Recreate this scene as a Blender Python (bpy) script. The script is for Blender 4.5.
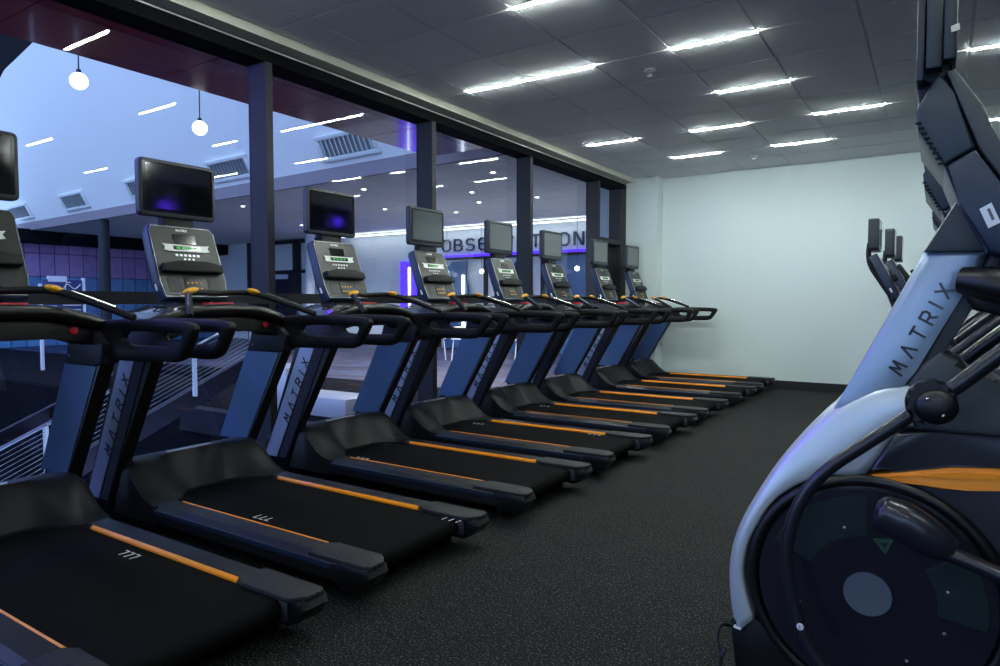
import bpy, bmesh, math, random
from mathutils import Vector, Matrix
random.seed(7)
for _o in list(bpy.data.objects): bpy.data.objects.remove(_o, do_unlink=True)
SC = bpy.context.scene
COL = SC.collection
PI = math.pi

# ---------------------------------------------------------------- camera, sky, exposure
CAMH = 1.185
cd = bpy.data.cameras.new('camera'); cam = bpy.data.objects.new('camera', cd); COL.objects.link(cam)
cd.sensor_width = 36.0; cd.lens = 669.5 / 1000 * 36.0; cd.clip_start = 0.05; cd.clip_end = 200
cam.location = (0, 0, CAMH); cam.rotation_euler = (PI / 2 - 0.046387, 0, 0.57785)
SC.camera = cam
W = bpy.data.worlds.new('world'); SC.world = W; W.use_nodes = True
bg = W.node_tree.nodes['Background']; bg.inputs[0].default_value = (0.40, 0.60, 1.0, 1); bg.inputs[1].default_value = 2.15
SC.view_settings.view_transform = 'Standard'; SC.view_settings.look = 'None'
SC.view_settings.exposure = 0.45; SC.view_settings.gamma = 1.0
SC.view_settings.use_curve_mapping = False

# ---------------------------------------------------------------- materials
def mat(name, col=(.5, .5, .5), rough=.5, metal=0., emit=None, estr=1., spec=.5, noise=None, bump=0., bscale=200., coat=0., ior=1.5):
    m = bpy.data.materials.new(name); m.use_nodes = True
    nt = m.node_tree; b = nt.nodes['Principled BSDF']
    b.inputs['Base Color'].default_value = (*col, 1); b.inputs['Roughness'].default_value = rough
    b.inputs['Metallic'].default_value = metal; b.inputs['Specular IOR Level'].default_value = spec
    b.inputs['Coat Weight'].default_value = coat; b.inputs['IOR'].default_value = ior
    if emit: b.inputs['Emission Color'].default_value = (*emit, 1); b.inputs['Emission Strength'].default_value = estr
    tc = nt.nodes.new('ShaderNodeTexCoord')
    n = nt.nodes.new('ShaderNodeTexNoise'); n.inputs['Scale'].default_value = noise or 6; n.inputs['Detail'].default_value = 3
    nt.links.new(tc.outputs['Object'], n.inputs['Vector'])
    mr = nt.nodes.new('ShaderNodeMapRange'); mr.inputs['To Min'].default_value = max(0.02, rough - .05); mr.inputs['To Max'].default_value = min(1, rough + .05)
    nt.links.new(n.outputs['Fac'], mr.inputs['Value']); nt.links.new(mr.outputs[0], b.inputs['Roughness'])
    if bump:
        n2 = nt.nodes.new('ShaderNodeTexNoise'); n2.inputs['Scale'].default_value = bscale; n2.inputs['Detail'].default_value = 2
        nt.links.new(tc.outputs['Object'], n2.inputs['Vector'])
        bp = nt.nodes.new('ShaderNodeBump'); bp.inputs['Strength'].default_value = bump; bp.inputs['Distance'].default_value = .004
        nt.links.new(n2.outputs['Fac'], bp.inputs['Height']); nt.links.new(bp.outputs[0], b.inputs['Normal'])
    return m
M = {}
M['tile'] = mat('ceiling_tile', (.84, .84, .87), .95, bump=.6, bscale=90, spec=.1)
M['grid'] = mat('ceiling_grid', (.30, .30, .32), .6)
M['white'] = mat('white_paint', (.68, .77, .77), .7, spec=.2)
M['soffit'] = mat('cream_paint', (.66, .66, .55), .7, spec=.2)
M['baseb'] = mat('black_base', (.01, .01, .012), .5)
M['frame'] = mat('dark_bronze_frame', (.034, .036, .044), .6, .1, spec=.25)
M['head'] = mat('frame_head', (.006, .006, .008), .85, spec=.08)
M['trimw'] = mat('silver_trim', (.6, .6, .6), .4, .3)
M['maroon'] = mat('maroon_panel', (.30, .022, .03), .16, coat=.3)
M['lobceil'] = mat('lobby_ceiling', (.82, .85, .80), .9, spec=.1)
M['bluewall'] = mat('sloped_white_wall', (.90, .90, .88), .75, spec=.2)
M['fascia'] = mat('grey_fascia', (.26, .22, .25), .8)
M['lobwall'] = mat('lobby_wall', (.84, .90, .87), .6, spec=.3)
M['darkwall'] = mat('dark_wall', (.006, .006, .010), .9, spec=.06)
M['navy'] = mat('navy_letter', (.02, .035, .09), .4)
M['black'] = mat('black_plastic', (.0045, .0045, .0055), .36, bump=.15, bscale=500)
M['blacks'] = mat('black_soft', (.004, .004, .005), .55, spec=.3, bump=.3, bscale=400)
M['gloss'] = mat('black_gloss', (.006, .006, .007), .12)
M['belt'] = mat('belt_fabric', (.003, .0033, .0038), .85, spec=.08, bump=.3, bscale=700)
M['cover'] = mat('charcoal_cover', (.0075, .008, .0095), .5, spec=.3, bump=.1, bscale=600)
M['rail'] = mat('charcoal_rail', (.0075, .008, .010), .42, bump=.35, bscale=250)
M['pad'] = mat('foot_pad', (.0075, .008, .0095), .6)
M['steel'] = mat('painted_steel', (.085, .155, .29), .40, .45)
M['lsteel'] = mat('silver_paint', (.40, .44, .56), .33, .6)
M['dsteel'] = mat('dark_steel', (.022, .019, .036), .5, .4)
M['csl'] = mat('console_shell', (.017, .030, .062), .36, .2)
M['face'] = mat('console_face', (.021, .023, .020), .38)
M['faceb'] = mat('console_face_black', (.014, .014, .015), .14)
M['edge'] = mat('silver_edge', (.55, .56, .58), .3, .8)
M['screen'] = mat('screen_glass', (.003, .003, .004), .06, ior=3.1)
M['orange'] = mat('orange_strip', (1.0, .32, .01), .35)
M['yellow'] = mat('yellow_grip', (.90, .42, .02), .35)
M['red'] = mat('red_plastic', (.55, .012, .03), .35)
M['mark'] = mat('white_mark', (.85, .86, .82), .6)
M['dash'] = mat('dash_gloss', (.05, .055, .06), .14, coat=.3)
M['chrome'] = mat('chrome', (.6, .6, .58), .22, 1.)
M['silver'] = mat('silver_shroud', (.58, .66, .72), .36, .45)
M['silver2'] = mat('silver_mast', (.34, .44, .58), .36, .5)
M['ebody'] = mat('dark_housing', (.014, .015, .024), .3, coat=.2)
M['disc'] = mat('smoked_disc', (.012, .012, .02), .2, coat=.4)
M['window'] = mat('tinted_window', (.016, .026, .03), .18)
M['hub'] = mat('grey_hub', (.09, .115, .15), .5)
M['collar'] = mat('grey_collar', (.045, .055, .06), .5)
M['tvb'] = mat('tv_bezel', (.024, .029, .038), .4)
M['cside'] = mat('console_side', (.020, .036, .050), .42)
M['lens'] = mat('orange_lens', (1.0, .33, .03), .4)
M['grn'] = mat('green_mark', (.03, .09, .045), .4)
M['label'] = mat('white_label', (.75, .8, .9), .5)
M['light'] = mat('strip_light', (1, 1, 1), .5, emit=(.90, 1., .95), estr=175)
M['cove'] = mat('cove_light', (1, 1, 1), .5, emit=(.86, .93, 1.), estr=4)
M['globe'] = mat('globe_light', (1, 1, 1), .5, emit=(1, .98, .93), estr=5)
M['down'] = mat('downlight', (1, 1, 1), .5, emit=(1, .95, .92), estr=25)
M['purple'] = mat('purple_led', (.1, .02, .3), .5, emit=(.07, .03, 1.), estr=1.5)
M['purple2'] = mat('purple_led_line', (.1, .02, .3), .5, emit=(.08, .025, 1.), estr=1.6)
M['purpfill'] = mat('purple_fill_glow', (.1, .02, .3), .5, emit=(.12, .02, 1.), estr=80)
M['green'] = mat('green_led', (0, .1, 0), .5, emit=(.03, .6, .1), estr=.35)
M['whitel'] = mat('white_lacquer', (.85, .88, .92), .35)
M['bluepanel'] = mat('blue_glass_panel', (.05, .12, .27), .2)
M['lowfloor'] = mat('lower_floor', (.004, .004, .008), .7, spec=.1)
M['cable'] = mat('steel_cable', (.34, .36, .44), .3, .6)
M['vent'] = mat('vent_metal', (.80, .82, .80), .5)
M['ventd'] = mat('vent_dark', (.32, .34, .35), .6)
M['boardb'] = mat('board_blue', (.03, .05, .18), .3)

def glass_mat(name, tint, f=1.0, ior=1.7):
    m = bpy.data.materials.new(name); m.use_nodes = True; nt = m.node_tree
    for n in list(nt.nodes):
        if n.type != 'OUTPUT_MATERIAL': nt.nodes.remove(n)
    out = nt.nodes['Material Output']; t = nt.nodes.new('ShaderNodeBsdfTransparent'); t.inputs[0].default_value = (*tint, 1)
    g = nt.nodes.new('ShaderNodeBsdfGlossy'); g.inputs['Roughness'].default_value = .0
    fr = nt.nodes.new('ShaderNodeFresnel'); fr.inputs[0].default_value = ior
    mx = nt.nodes.new('ShaderNodeMixShader')
    ge = nt.nodes.new('ShaderNodeNewGeometry'); mu = nt.nodes.new('ShaderNodeMath'); mu.operation = 'MULTIPLY_ADD'; mu.inputs[1].default_value = -1; mu.inputs[2].default_value = 1
    nt.links.new(ge.outputs['Backfacing'], mu.inputs[0]); m3 = nt.nodes.new('ShaderNodeMath'); m3.operation = 'MULTIPLY'
    nt.links.new(mu.outputs[0], m3.inputs[0]); nt.links.new(fr.outputs[0], m3.inputs[1])
    nt.links.new(m3.outputs[0], mx.inputs[0]); nt.links.new(t.outputs[0], mx.inputs[1]); nt.links.new(g.outputs[0], mx.inputs[2])
    nt.links.new(mx.outputs[0], out.inputs[0]); return m
M['glass'] = glass_mat('window_glass', (.86, .88, .93))

def node_floor():
    m = mat('rubber_floor', (.01, .011, .012), .75, spec=.16, bump=.5, bscale=160); nt = m.node_tree; b = nt.nodes['Principled BSDF']
    tc = nt.nodes['Texture Coordinate']
    v = nt.nodes.new('ShaderNodeTexVoronoi'); v.inputs['Scale'].default_value = 75; nt.links.new(tc.outputs['Object'], v.inputs['Vector'])
    v2 = nt.nodes.new('ShaderNodeTexNoise'); v2.inputs['Scale'].default_value = 135; nt.links.new(tc.outputs['Object'], v2.inputs['Vector'])
    r = nt.nodes.new('ShaderNodeValToRGB'); r.color_ramp.elements[0].position = .575; r.color_ramp.elements[0].color = (.0032, .0035, .004, 1)
    r.color_ramp.elements[1].position = .69; r.color_ramp.elements[1].color = (.12, .125, .12, 1)
    nt.links.new(v2.outputs['Fac'], r.inputs[0]); nt.links.new(r.outputs[0], b.inputs['Base Color']); return m
M['floor'] = node_floor()

def node_tiles():
    m = mat('tile_wall', (.2, .2, .3), .28); nt = m.node_tree; b = nt.nodes['Principled BSDF']; tc = nt.nodes['Texture Coordinate']
    mp = nt.nodes.new('ShaderNodeMapping'); mp.inputs['Rotation'].default_value = (0, PI / 2, 0); nt.links.new(tc.outputs['Object'], mp.inputs[0])
    sx = nt.nodes.new('ShaderNodeSeparateXYZ'); nt.links.new(tc.outputs['Object'], sx.inputs[0])
    cb = nt.nodes.new('ShaderNodeCombineXYZ'); nt.links.new(sx.outputs[1], cb.inputs[0]); nt.links.new(sx.outputs[2], cb.inputs[1])
    br = nt.nodes.new('ShaderNodeTexBrick'); br.offset = 0; br.inputs['Scale'].default_value = 1; br.inputs['Brick Width'].default_value = .36
    br.inputs['Row Height'].default_value = .62; br.inputs['Mortar Size'].default_value = .012
    br.inputs['Color1'].default_value = (.40, .25, .55, 1); br.inputs['Color2'].default_value = (.27, .18, .44, 1); br.inputs['Mortar'].default_value = (.04, .04, .1, 1)
    nt.links.new(cb.outputs[0], br.inputs['Vector'])
    br2 = nt.nodes.new('ShaderNodeTexBrick'); br2.offset = 0; br2.inputs['Scale'].default_value = 1; br2.inputs['Brick Width'].default_value = .36
    br2.inputs['Row Height'].default_value = .62; br2.inputs['Mortar Size'].default_value = .012
    br2.inputs['Color1'].default_value = (.14, .38, .66, 1); br2.inputs['Color2'].default_value = (.09, .22, .45, 1); br2.inputs['Mortar'].default_value = (.02, .05, .1, 1)
    nt.links.new(cb.outputs[0], br2.inputs['Vector'])
    gt = nt.nodes.new('ShaderNodeMath'); gt.operation = 'GREATER_THAN'; gt.inputs[1].default_value = 1.86; nt.links.new(sx.outputs[2], gt.inputs[0])
    mx = nt.nodes.new('ShaderNodeMix'); mx.data_type = 'RGBA'
    nt.links.new(gt.outputs[0], mx.inputs[0]); nt.links.new(br2.outputs[0], mx.inputs[6]); nt.links.new(br.outputs[0], mx.inputs[7])
    nt.links.new(mx.outputs[2], b.inputs['Base Color']); return m
M['tiles'] = node_tiles()

def node_painted_reflections():  # reflections on the glossy lobby floor, painted as bands in its base colour
    m = mat('painted_floor_reflections', (.1, .1, .2), .5); nt = m.node_tree; b = nt.nodes['Principled BSDF']; tc = nt.nodes['Texture Coordinate']
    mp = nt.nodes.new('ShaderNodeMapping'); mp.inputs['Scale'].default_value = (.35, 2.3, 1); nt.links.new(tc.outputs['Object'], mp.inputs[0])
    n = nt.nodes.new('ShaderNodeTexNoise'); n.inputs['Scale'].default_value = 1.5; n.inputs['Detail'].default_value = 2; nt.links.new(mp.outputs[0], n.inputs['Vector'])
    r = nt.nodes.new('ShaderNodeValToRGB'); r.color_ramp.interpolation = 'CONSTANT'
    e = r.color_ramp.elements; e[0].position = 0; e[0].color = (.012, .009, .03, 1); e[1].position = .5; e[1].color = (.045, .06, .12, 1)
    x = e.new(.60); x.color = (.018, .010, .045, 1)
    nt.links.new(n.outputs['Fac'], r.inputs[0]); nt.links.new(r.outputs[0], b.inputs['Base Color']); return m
M['paintrefl'] = node_painted_reflections()
def add_wave(m, scale, rot=0, strength=.6):
    nt = m.node_tree; b = nt.nodes['Principled BSDF']; tc = nt.nodes['Texture Coordinate']
    mp = nt.nodes.new('ShaderNodeMapping'); mp.inputs['Rotation'].default_value = (0, 0, rot); nt.links.new(tc.outputs['Object'], mp.inputs[0])
    w = nt.nodes.new('ShaderNodeTexWave'); w.inputs['Scale'].default_value = scale; nt.links.new(mp.outputs[0], w.inputs['Vector'])
    bp = nt.nodes.new('ShaderNodeBump'); bp.inputs['Strength'].default_value = strength; bp.inputs['Distance'].default_value = .006
    nt.links.new(w.outputs['Fac'], bp.inputs['Height']); nt.links.new(bp.outputs[0], b.inputs['Normal'])
add_wave(M['pad'], 20, .6, .3)

# ---------------------------------------------------------------- mesh helpers
def box(bm, x0, x1, y0, y1, z0, z1, bev=0., seg=2):
    b2 = bmesh.new()
    vs = [b2.verts.new(p) for p in ((x0, y0, z0), (x1, y0, z0), (x1, y1, z0), (x0, y1, z0), (x0, y0, z1), (x1, y0, z1), (x1, y1, z1), (x0, y1, z1))]
    for f in ((3, 2, 1, 0), (4, 5, 6, 7), (0, 1, 5, 4), (1, 2, 6, 5), (2, 3, 7, 6), (3, 0, 4, 7)): b2.faces.new([vs[i] for i in f])
    if bev: bmesh.ops.bevel(b2, geom=b2.edges[:], offset=bev, segments=seg, profile=.5, affect='EDGES')
    merge(bm, b2)
def merge(bm, b2, mtx=None):
    if mtx is not None: bmesh.ops.transform(b2, matrix=mtx, verts=b2.verts)
    me = bpy.data.meshes.new('tmp'); b2.to_mesh(me); b2.free(); bm.from_mesh(me); bpy.data.meshes.remove(me)
def smooth_closed(pts, n=6):
    out = []; L = len(pts)
    for i in range(L):
        p0, p1, p2, p3 = (Vector(pts[(i + k - 1) % L]) for k in range(4))
        for j in range(n):
            t = j / n; out.append(.5 * ((2 * p1) + (-p0 + p2) * t + (2 * p0 - 5 * p1 + 4 * p2 - p3) * t * t + (-p0 + 3 * p1 - 3 * p2 + p3) * t ** 3))
    return out
def prism(bm, pts, y0, y1, bev=0., seg=3, axis='y'):
    """outline in (x, z), thickness along y (or outline (y, z) along x, (x, y) along z)"""
    b2 = bmesh.new(); n = len(pts)
    def P(a, b, c): return {'y': (a, c, b), 'x': (c, a, b), 'z': (a, b, c)}[axis]
    v0 = [b2.verts.new(P(p[0], p[1], y0)) for p in pts]; v1 = [b2.verts.new(P(p[0], p[1], y1)) for p in pts]
    fa = b2.faces.new(v0); fb = b2.faces.new(v1[::-1])
    for i in range(n): b2.faces.new((v0[(i + 1) % n], v0[i], v1[i], v1[(i + 1) % n]))
    if bev:
        ed = [e for e in b2.edges if e in fa.edges[:] or e in fb.edges[:]]
        bmesh.ops.bevel(b2, geom=ed, offset=bev, segments=seg, profile=.5, affect='EDGES', clamp_overlap=True)
    bmesh.ops.recalc_face_normals(b2, faces=b2.faces)
    merge(bm, b2)
def catmull(pts, n=6):
    pts = [Vector(p) for p in pts]
    if len(pts) < 3: return pts
    q = [2 * pts[0] - pts[1]] + pts + [2 * pts[-1] - pts[-2]]; out = []
    for i in range(1, len(q) - 2):
        p0, p1, p2, p3 = q[i - 1:i + 3]
        for j in range(n):
            t = j / n; out.append(.5 * ((2 * p1) + (-p0 + p2) * t + (2 * p0 - 5 * p1 + 4 * p2 - p3) * t * t + (-p0 + 3 * p1 - 3 * p2 + p3) * t ** 3))
    out.append(pts[-1]); return out
def tube(bm, pts, r, seg=12, smooth=6, closed=False, sy=1.):
    pts = smooth_closed(pts, smooth) if closed else (catmull(pts, smooth) if smooth > 1 else [Vector(p) for p in pts])
    n = len(pts); rr = r if isinstance(r, (list, tuple)) else [r, r]
    b2 = bmesh.new(); rings = []
    prev = None
    for i, p in enumerate(pts):
        a = pts[(i - 1) % n] if closed or i else p; b = pts[(i + 1) % n] if closed or i < n - 1 else p
        t = (b - a).normalized()
        if prev is None:
            up = Vector((0, 0, 1)) if abs(t.z) < .9 else Vector((0, 1, 0)); u = t.cross(up).normalized()
        else: u = (prev - t * prev.dot(t)).normalized()
        prev = u; w = t.cross(u)
        f = i / max(1, n - 1) * (len(rr) - 1); k = min(int(f), len(rr) - 2); R = rr[k] + (rr[k + 1] - rr[k]) * (f - k)
        rings.append([b2.verts.new(p + u * math.cos(2 * PI * j / seg) * R * sy + w * math.sin(2 * PI * j / seg) * R) for j in range(seg)])
    m = n if closed else n - 1
    for i in range(m):
        A, B = rings[i], rings[(i + 1) % n]
        for j in range(seg): b2.faces.new((A[j], A[(j + 1) % seg], B[(j + 1) % seg], B[j]))
    if not closed: b2.faces.new(rings[0][::-1]); b2.faces.new(rings[-1])
    bmesh.ops.recalc_face_normals(b2, faces=b2.faces)
    merge(bm, b2)
def cyl(bm, c, r, h, axis='y', seg=32, bev=0.):
    """centre of base c, height h along axis"""
    n = seg; a, b = {'y': (c[0], c[2]), 'x': (c[1], c[2]), 'z': (c[0], c[1])}[axis]
    base = {'y': c[1], 'x': c[0], 'z': c[2]}[axis]
    prism(bm, [(a + r * math.cos(2 * PI * i / n), b + r * math.sin(2 * PI * i / n)) for i in range(n)], base, base + h, bev, 2, axis)
def ball(bm, c, r, sx=1, sy=1, sz=1, rot=None):
    b2 = bmesh.new(); bmesh.ops.create_uvsphere(b2, u_segments=20, v_segments=12, radius=r)
    m = Matrix.Translation(c) @ (rot or Matrix()) @ Matrix.Diagonal((sx, sy, sz, 1)); merge(bm, b2, m)
def rrect(w, h, r, n=4, cx=0, cy=0):
    out = []
    for (sx, sy, a0) in ((1, 1, 0), (-1, 1, 90), (-1, -1, 180), (1, -1, 270)):
        for k in range(n + 1):
            a = math.radians(a0 + 90 * k / n); out.append((cx + sx * (w / 2 - r) + r * math.cos(a), cy + sy * (h / 2 - r) + r * math.sin(a)))
    return out
G = {'O': [[(.2, 0), (.5, 0), (.7, .2), (.7, .8), (.5, 1), (.2, 1), (0, .8), (0, .2), (.2, 0)]],
     'B': [[(0, 0), (0, 1), (.45, 1), (.62, .85), (.62, .65), (.48, .52), (0, .52)], [(.48, .52), (.68, .38), (.68, .15), (.5, 0), (0, 0)]],
     'S': [[(.02, .1), (.15, 0), (.5, 0), (.66, .12), (.66, .4), (.5, .5), (.18, .52), (.02, .64), (.02, .88), (.18, 1), (.5, 1), (.64, .9)]],
     'E': [[(.62, 1), (.18, 1), (.02, .85), (.02, .15), (.18, 0), (.62, 0)], [(.02, .52), (.55, .52)]],
     'R': [[(0, 0), (0, 1), (.5, 1), (.66, .85), (.66, .6), (.5, .45), (0, .45)], [(.35, .45), (.68, 0)]],
     'V': [[(0, 1), (.34, 0), (.68, 1)]], 'A': [[(0, 0), (.36, 1), (.72, 0)]], 'T': [[(0, 1), (.7, 1)], [(.35, 1), (.35, 0)]],
     'I': [[(0, 0), (0, 1)]], 'N': [[(0, 0), (0, 1), (.12, 1), (.56, .02), (.66, 0), (.66, 1)]],
     'M': [[(0, 0), (.12, 1), (.4, .3), (.68, 1), (.8, 0)]], 'X': [[(0, 0), (.7, 1)], [(0, 1), (.7, 0)]],
     '7': [[(0, 1), (.6, 1), (.25, 0)]], 'L': [[(0, 1), (0, 0), (.5, 0)]]}
def glyph(bm, ch, x, h, t, d, mtx, slant=0.):
    for st in G[ch]:
        for (a, b) in zip(st, st[1:]):
            A = Vector((x + a[0] * h + a[1] * h * slant, a[1] * h)); B = Vector((x + b[0] * h + b[1] * h * slant, b[1] * h))
            u = (B - A); L = u.length
            if L < 1e-6: continue
            u /= L; n = Vector((-u.y, u.x)) * t / 2; A = A - u * t * .35; B = B + u * t * .35
            b2 = bmesh.new(); q = [A + n, A - n, B - n, B + n]
            v0 = [b2.verts.new((p.x, p.y, 0)) for p in q]; v1 = [b2.verts.new((p.x, p.y, d)) for p in q]
            b2.faces.new(v0[::-1]); b2.faces.new(v1)
            for i in range(4): b2.faces.new((v0[i], v0[(i + 1) % 4], v1[(i + 1) % 4], v1[i]))
            merge(bm, b2, mtx)
WID = {'I': .25, 'M': .98, 'O': .9, 'A': .9, 'V': .85, 'N': .86}
def lettering(bm, word, h, t, d, mtx, gap=.12, slant=0.):
    x = 0
    for ch in word:
        glyph(bm, ch, x, h, t, d, mtx, slant); x += (WID.get(ch, .82) + gap) * h
    return x
def frame_m(o, u, v):
    """matrix with local x = u, y = v, z = u x v at origin o"""
    u = Vector(u).normalized(); v = Vector(v).normalized(); w = u.cross(v)
    return Matrix(((u.x, v.x, w.x, o[0]), (u.y, v.y, w.y, o[1]), (u.z, v.z, w.z, o[2]), (0, 0, 0, 1)))

def obj(name, bm, m, parent=None, shade=True, org=None):
    me = bpy.data.meshes.new(name)
    if org is not None: bmesh.ops.translate(bm, verts=bm.verts, vec=-Vector(org))
    bm.to_mesh(me); bm.free()
    if shade:
        for p in me.polygons: p.use_smooth = True
        try: me.set_sharp_from_angle(angle=math.radians(38))
        except Exception: pass
    me.materials.append(M[m] if isinstance(m, str) else m)
    o = bpy.data.objects.new(name, me); COL.objects.link(o)
    if parent is not None: o.parent = parent
    elif org is not None: o.location = org
    return o
def mk(name, m, parent, fn, org=None, shade=True):
    bm = bmesh.new(); fn(bm); return obj(name, bm, m, parent, shade, org)
def tag(o, label, cat, group=None):
    o['label'] = label; o['category'] = cat
    if group: o['group'] = group
    return o
def thing(name, label, cat, loc=(0, 0, 0), group=None):
    o = bpy.data.objects.new(name, None); COL.objects.link(o); o.location = loc; o.empty_display_size = .1
    return tag(o, label, cat, group)
def struct(name, m, fn, parent=None, shade=False):
    bm = bmesh.new(); fn(bm); o = obj(name, bm, m, parent, shade)
    if parent is None: o['kind'] = 'structure'
    return o
def dup(root, loc, label, group=None):
    def rec(o, par):
        c = o.copy(); COL.objects.link(c); c.parent = par
        for ch in o.children: rec(ch, c)
        return c
    r = rec(root, None); r.location = loc; r['label'] = label
    if group: r['group'] = group
    return r
def part(name, m, parent, org, fn, shade=True):
    """part built in world coordinates of the prototype, stored relative to org"""
    bm = bmesh.new(); fn(bm); bmesh.ops.translate(bm, verts=bm.verts, vec=-Vector(org))
    return obj(name, bm, m, parent, shade)

# ---------------------------------------------------------------- room
ZC = 3.034; TX0, TY0, TP, TQ = -3.507, 3.654, .61, .605
XG = -4.15                       # glass plane
YB = 9.84; XR = 2.59; YF = -5.2
struct('floor', 'floor', lambda b: box(b, -4.02, XR + .1, YF, YB + .02, -.12, 0))
def ceil_fn(b):
    box(b, -3.90, XR + .1, YF, YB + .1, ZC + .007, ZC + .10)
    for i in range(-1, 10):
        for j in range(-15, 11):
            x0 = TX0 + i * TP; x1 = x0 + TP; y0 = TY0 + j * TQ; y1 = y0 + TQ
            x0 = max(x0, -3.86); y1 = min(y1, YB)
            if y1 - y0 < .05: continue
            box(b, x0 + .009, x1 - .009, y0 + .009, y1 - .009, ZC, ZC + .02, .003, 1)
ce = struct('ceiling', 'tile', ceil_fn)
struct('wall_back', 'white', lambda b: box(b, -4.0, XR + .1, YB, YB + .12, 0, ZC + .1))
struct('wall_right', 'darkwall', lambda b: box(b, XR, XR + .12, YF, YB, 0, ZC + .1))
struct('trim_1', 'white', lambda b: box(b, -4.16, -3.49, 9.60, YB + .02, 0, ZC + .05))          # column bump in the corner
struct('baseboard_back', 'baseb', lambda b: box(b, -3.48, XR, YB - .012, YB + .01, 0, .10))
struct('baseboard_right', 'baseb', lambda b: box(b, XR - .012, XR, YF, YB - .02, 0, .10))
def front(b):
    box(b, -4.02, XR, YF - .12, YF, 0, .9); box(b, -4.02, XR, YF - .12, YF, 2.4, ZC + .1)
    for x in (-4.02, -1.9, .25, 2.45): box(b, x, x + .14, YF - .12, YF, .35, 2.9)
struct('wall_front', 'frame', front)
struct('wall_left', 'soffit', lambda b: box(b, -4.20, -3.865, YF, 9.62, 2.975, ZC + .10))          # bulkhead above the glazing
struct('trim_2', 'trimw', lambda b: box(b, -3.99, -3.975, YF, 9.59, 2.950, 2.960))
struct('trim_3', 'head', lambda b: box(b, -4.19, -3.98, YF, 9.59, 2.868, 2.950))
def win(n, y0, y1):
    """one bay of the glazed wall: frame, panes above and below the transom"""
    root = struct('window_%d' % n, 'frame', lambda b: (box(b, -4.17, -3.98, y0 + .06, y1, 1.172, 1.246), box(b, -4.17, -3.98, y0 + .06, y1, 0, .09),
                                                     box(b, -4.17, -3.98, y0, y0 + .06, 0, 2.87)))
    struct('pane', 'glass', lambda b: box(b, XG - .003, XG + .003, y0 + .06, y1, 1.246, 2.87), root)
    struct('pane', 'glass', lambda b: box(b, XG - .003, XG + .003, y0 + .06, y1, .09, 1.172), root)
posts = [-4.31, -2.46, -.61, 1.24, 3.094, 4.944, 6.75, 8.61]
for k in range(len(posts) - 1): win(k + 1, posts[k], posts[k + 1])
def narrow(b):
    box(b, -4.17, -3.98, 8.61, 8.67, 0, 2.87); box(b, -4.17, -3.98, 8.67, 9.40, 2.03, 2.10); box(b, -4.17, -3.98, 9.40, 9.47, 0, 2.87)
    box(b, -4.17, -3.98, 9.47, 9.60, 0, 2.95)
n8 = struct('window_8', 'frame', narrow)
struct('pane', 'glass', lambda b: box(b, XG - .003, XG + .003, 8.67, 9.40, 2.10, 2.87), n8)
d1 = struct('door_1', 'frame', lambda b: (box(b, -4.16, -4.10, 8.68, 9.39, 0.01, 2.025), box(b, -4.10, -4.09, 8.76, 9.31, .15, 1.9)))
struct('door_handle', 'chrome', lambda b: (tube(b, [(-4.09, 8.80, .95), (-4.03, 8.80, .95), (-4.03, 8.80, 1.35), (-4.09, 8.80, 1.35)], .012, 8, 1)), d1)
struct('trim_4', 'black', lambda b: box(b, -4.3, -4.02, YF, 9.6, -.25, -.001))                  # slab edge under the glazing

# ceiling strip lights ------------------------------------------------
lightnames = {
 (2, 0): 'ceiling strip light cut off by the top edge, above the second light pair', (0, 2): 'ceiling strip light end to end with another, the half nearer the glass wall',
 (1, 2): 'ceiling strip light end to end with another, the half farther from the glass wall', (3, 2): 'long looking ceiling strip light to the right of the ceiling sprinkler',
 (3, 4): 'ceiling strip light two tile rows behind the long bright one', (0, 6): 'ceiling strip light closest to the glass wall near the far corner',
 (2, 6): 'middle ceiling strip light of the row of three before the last row', (4, 6): 'right ceiling strip light of the row of three before the last row',
 (1, 8): 'left ceiling strip light of the last row before the white wall', (3, 8): 'ceiling strip light of the last row, right of the far sprinkler',
 (6, 4): 'ceiling strip light at the right edge beside the elliptical screen', (6, 8): 'small ceiling strip light at the right edge above the elliptical console',
 (0, -2): 'ceiling strip light above the camera, seen as a reflection on the maroon soffit', (6, 0): 'ceiling strip light seen only as a reflection left of the first ball pendant',
 (8, 0): 'ceiling strip light seen only as a reflection at the left edge of the glass', (8, 2): 'ceiling strip light seen only as a reflection beside the nearest full treadmill screen'}
lt = None
for q, (i, j) in enumerate([(3, -4), (6, -4), (1, -7), (5, -8), (8, -6), (3, -11), (7, -11)]):
    lightnames[(i, j)] = 'ceiling strip light behind the camera, ' + ['first left of the aisle', 'first on the right side', 'by the glass wall', 'mid aisle', 'near the right wall', 'by the rear windows, left', 'by the rear windows, right'][q]
for (i, j), lab in lightnames.items():
    x = TX0 + i * TP; y = TY0 + j * TQ; org = (x + TP / 2, y, ZC)
    if lt is None:
        lt = thing('ceiling_light', lab, 'ceiling light', org, 'linear ceiling lights')
        part('light_housing', 'trimw', lt, org, lambda b: (box(b, x + .005, x + TP - .005, y - .022, y - .016, ZC - .004, ZC + .012), box(b, x + .005, x + TP - .005, y + .016, y + .022, ZC - .004, ZC + .012)), False)
        part('diffuser', 'light', lt, org, lambda b: box(b, x + .01, x + TP - .01, y - .012, y + .012, ZC - .009, ZC + .010, .005, 2))
    else: dup(lt, org, lab)
sp = None
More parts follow.
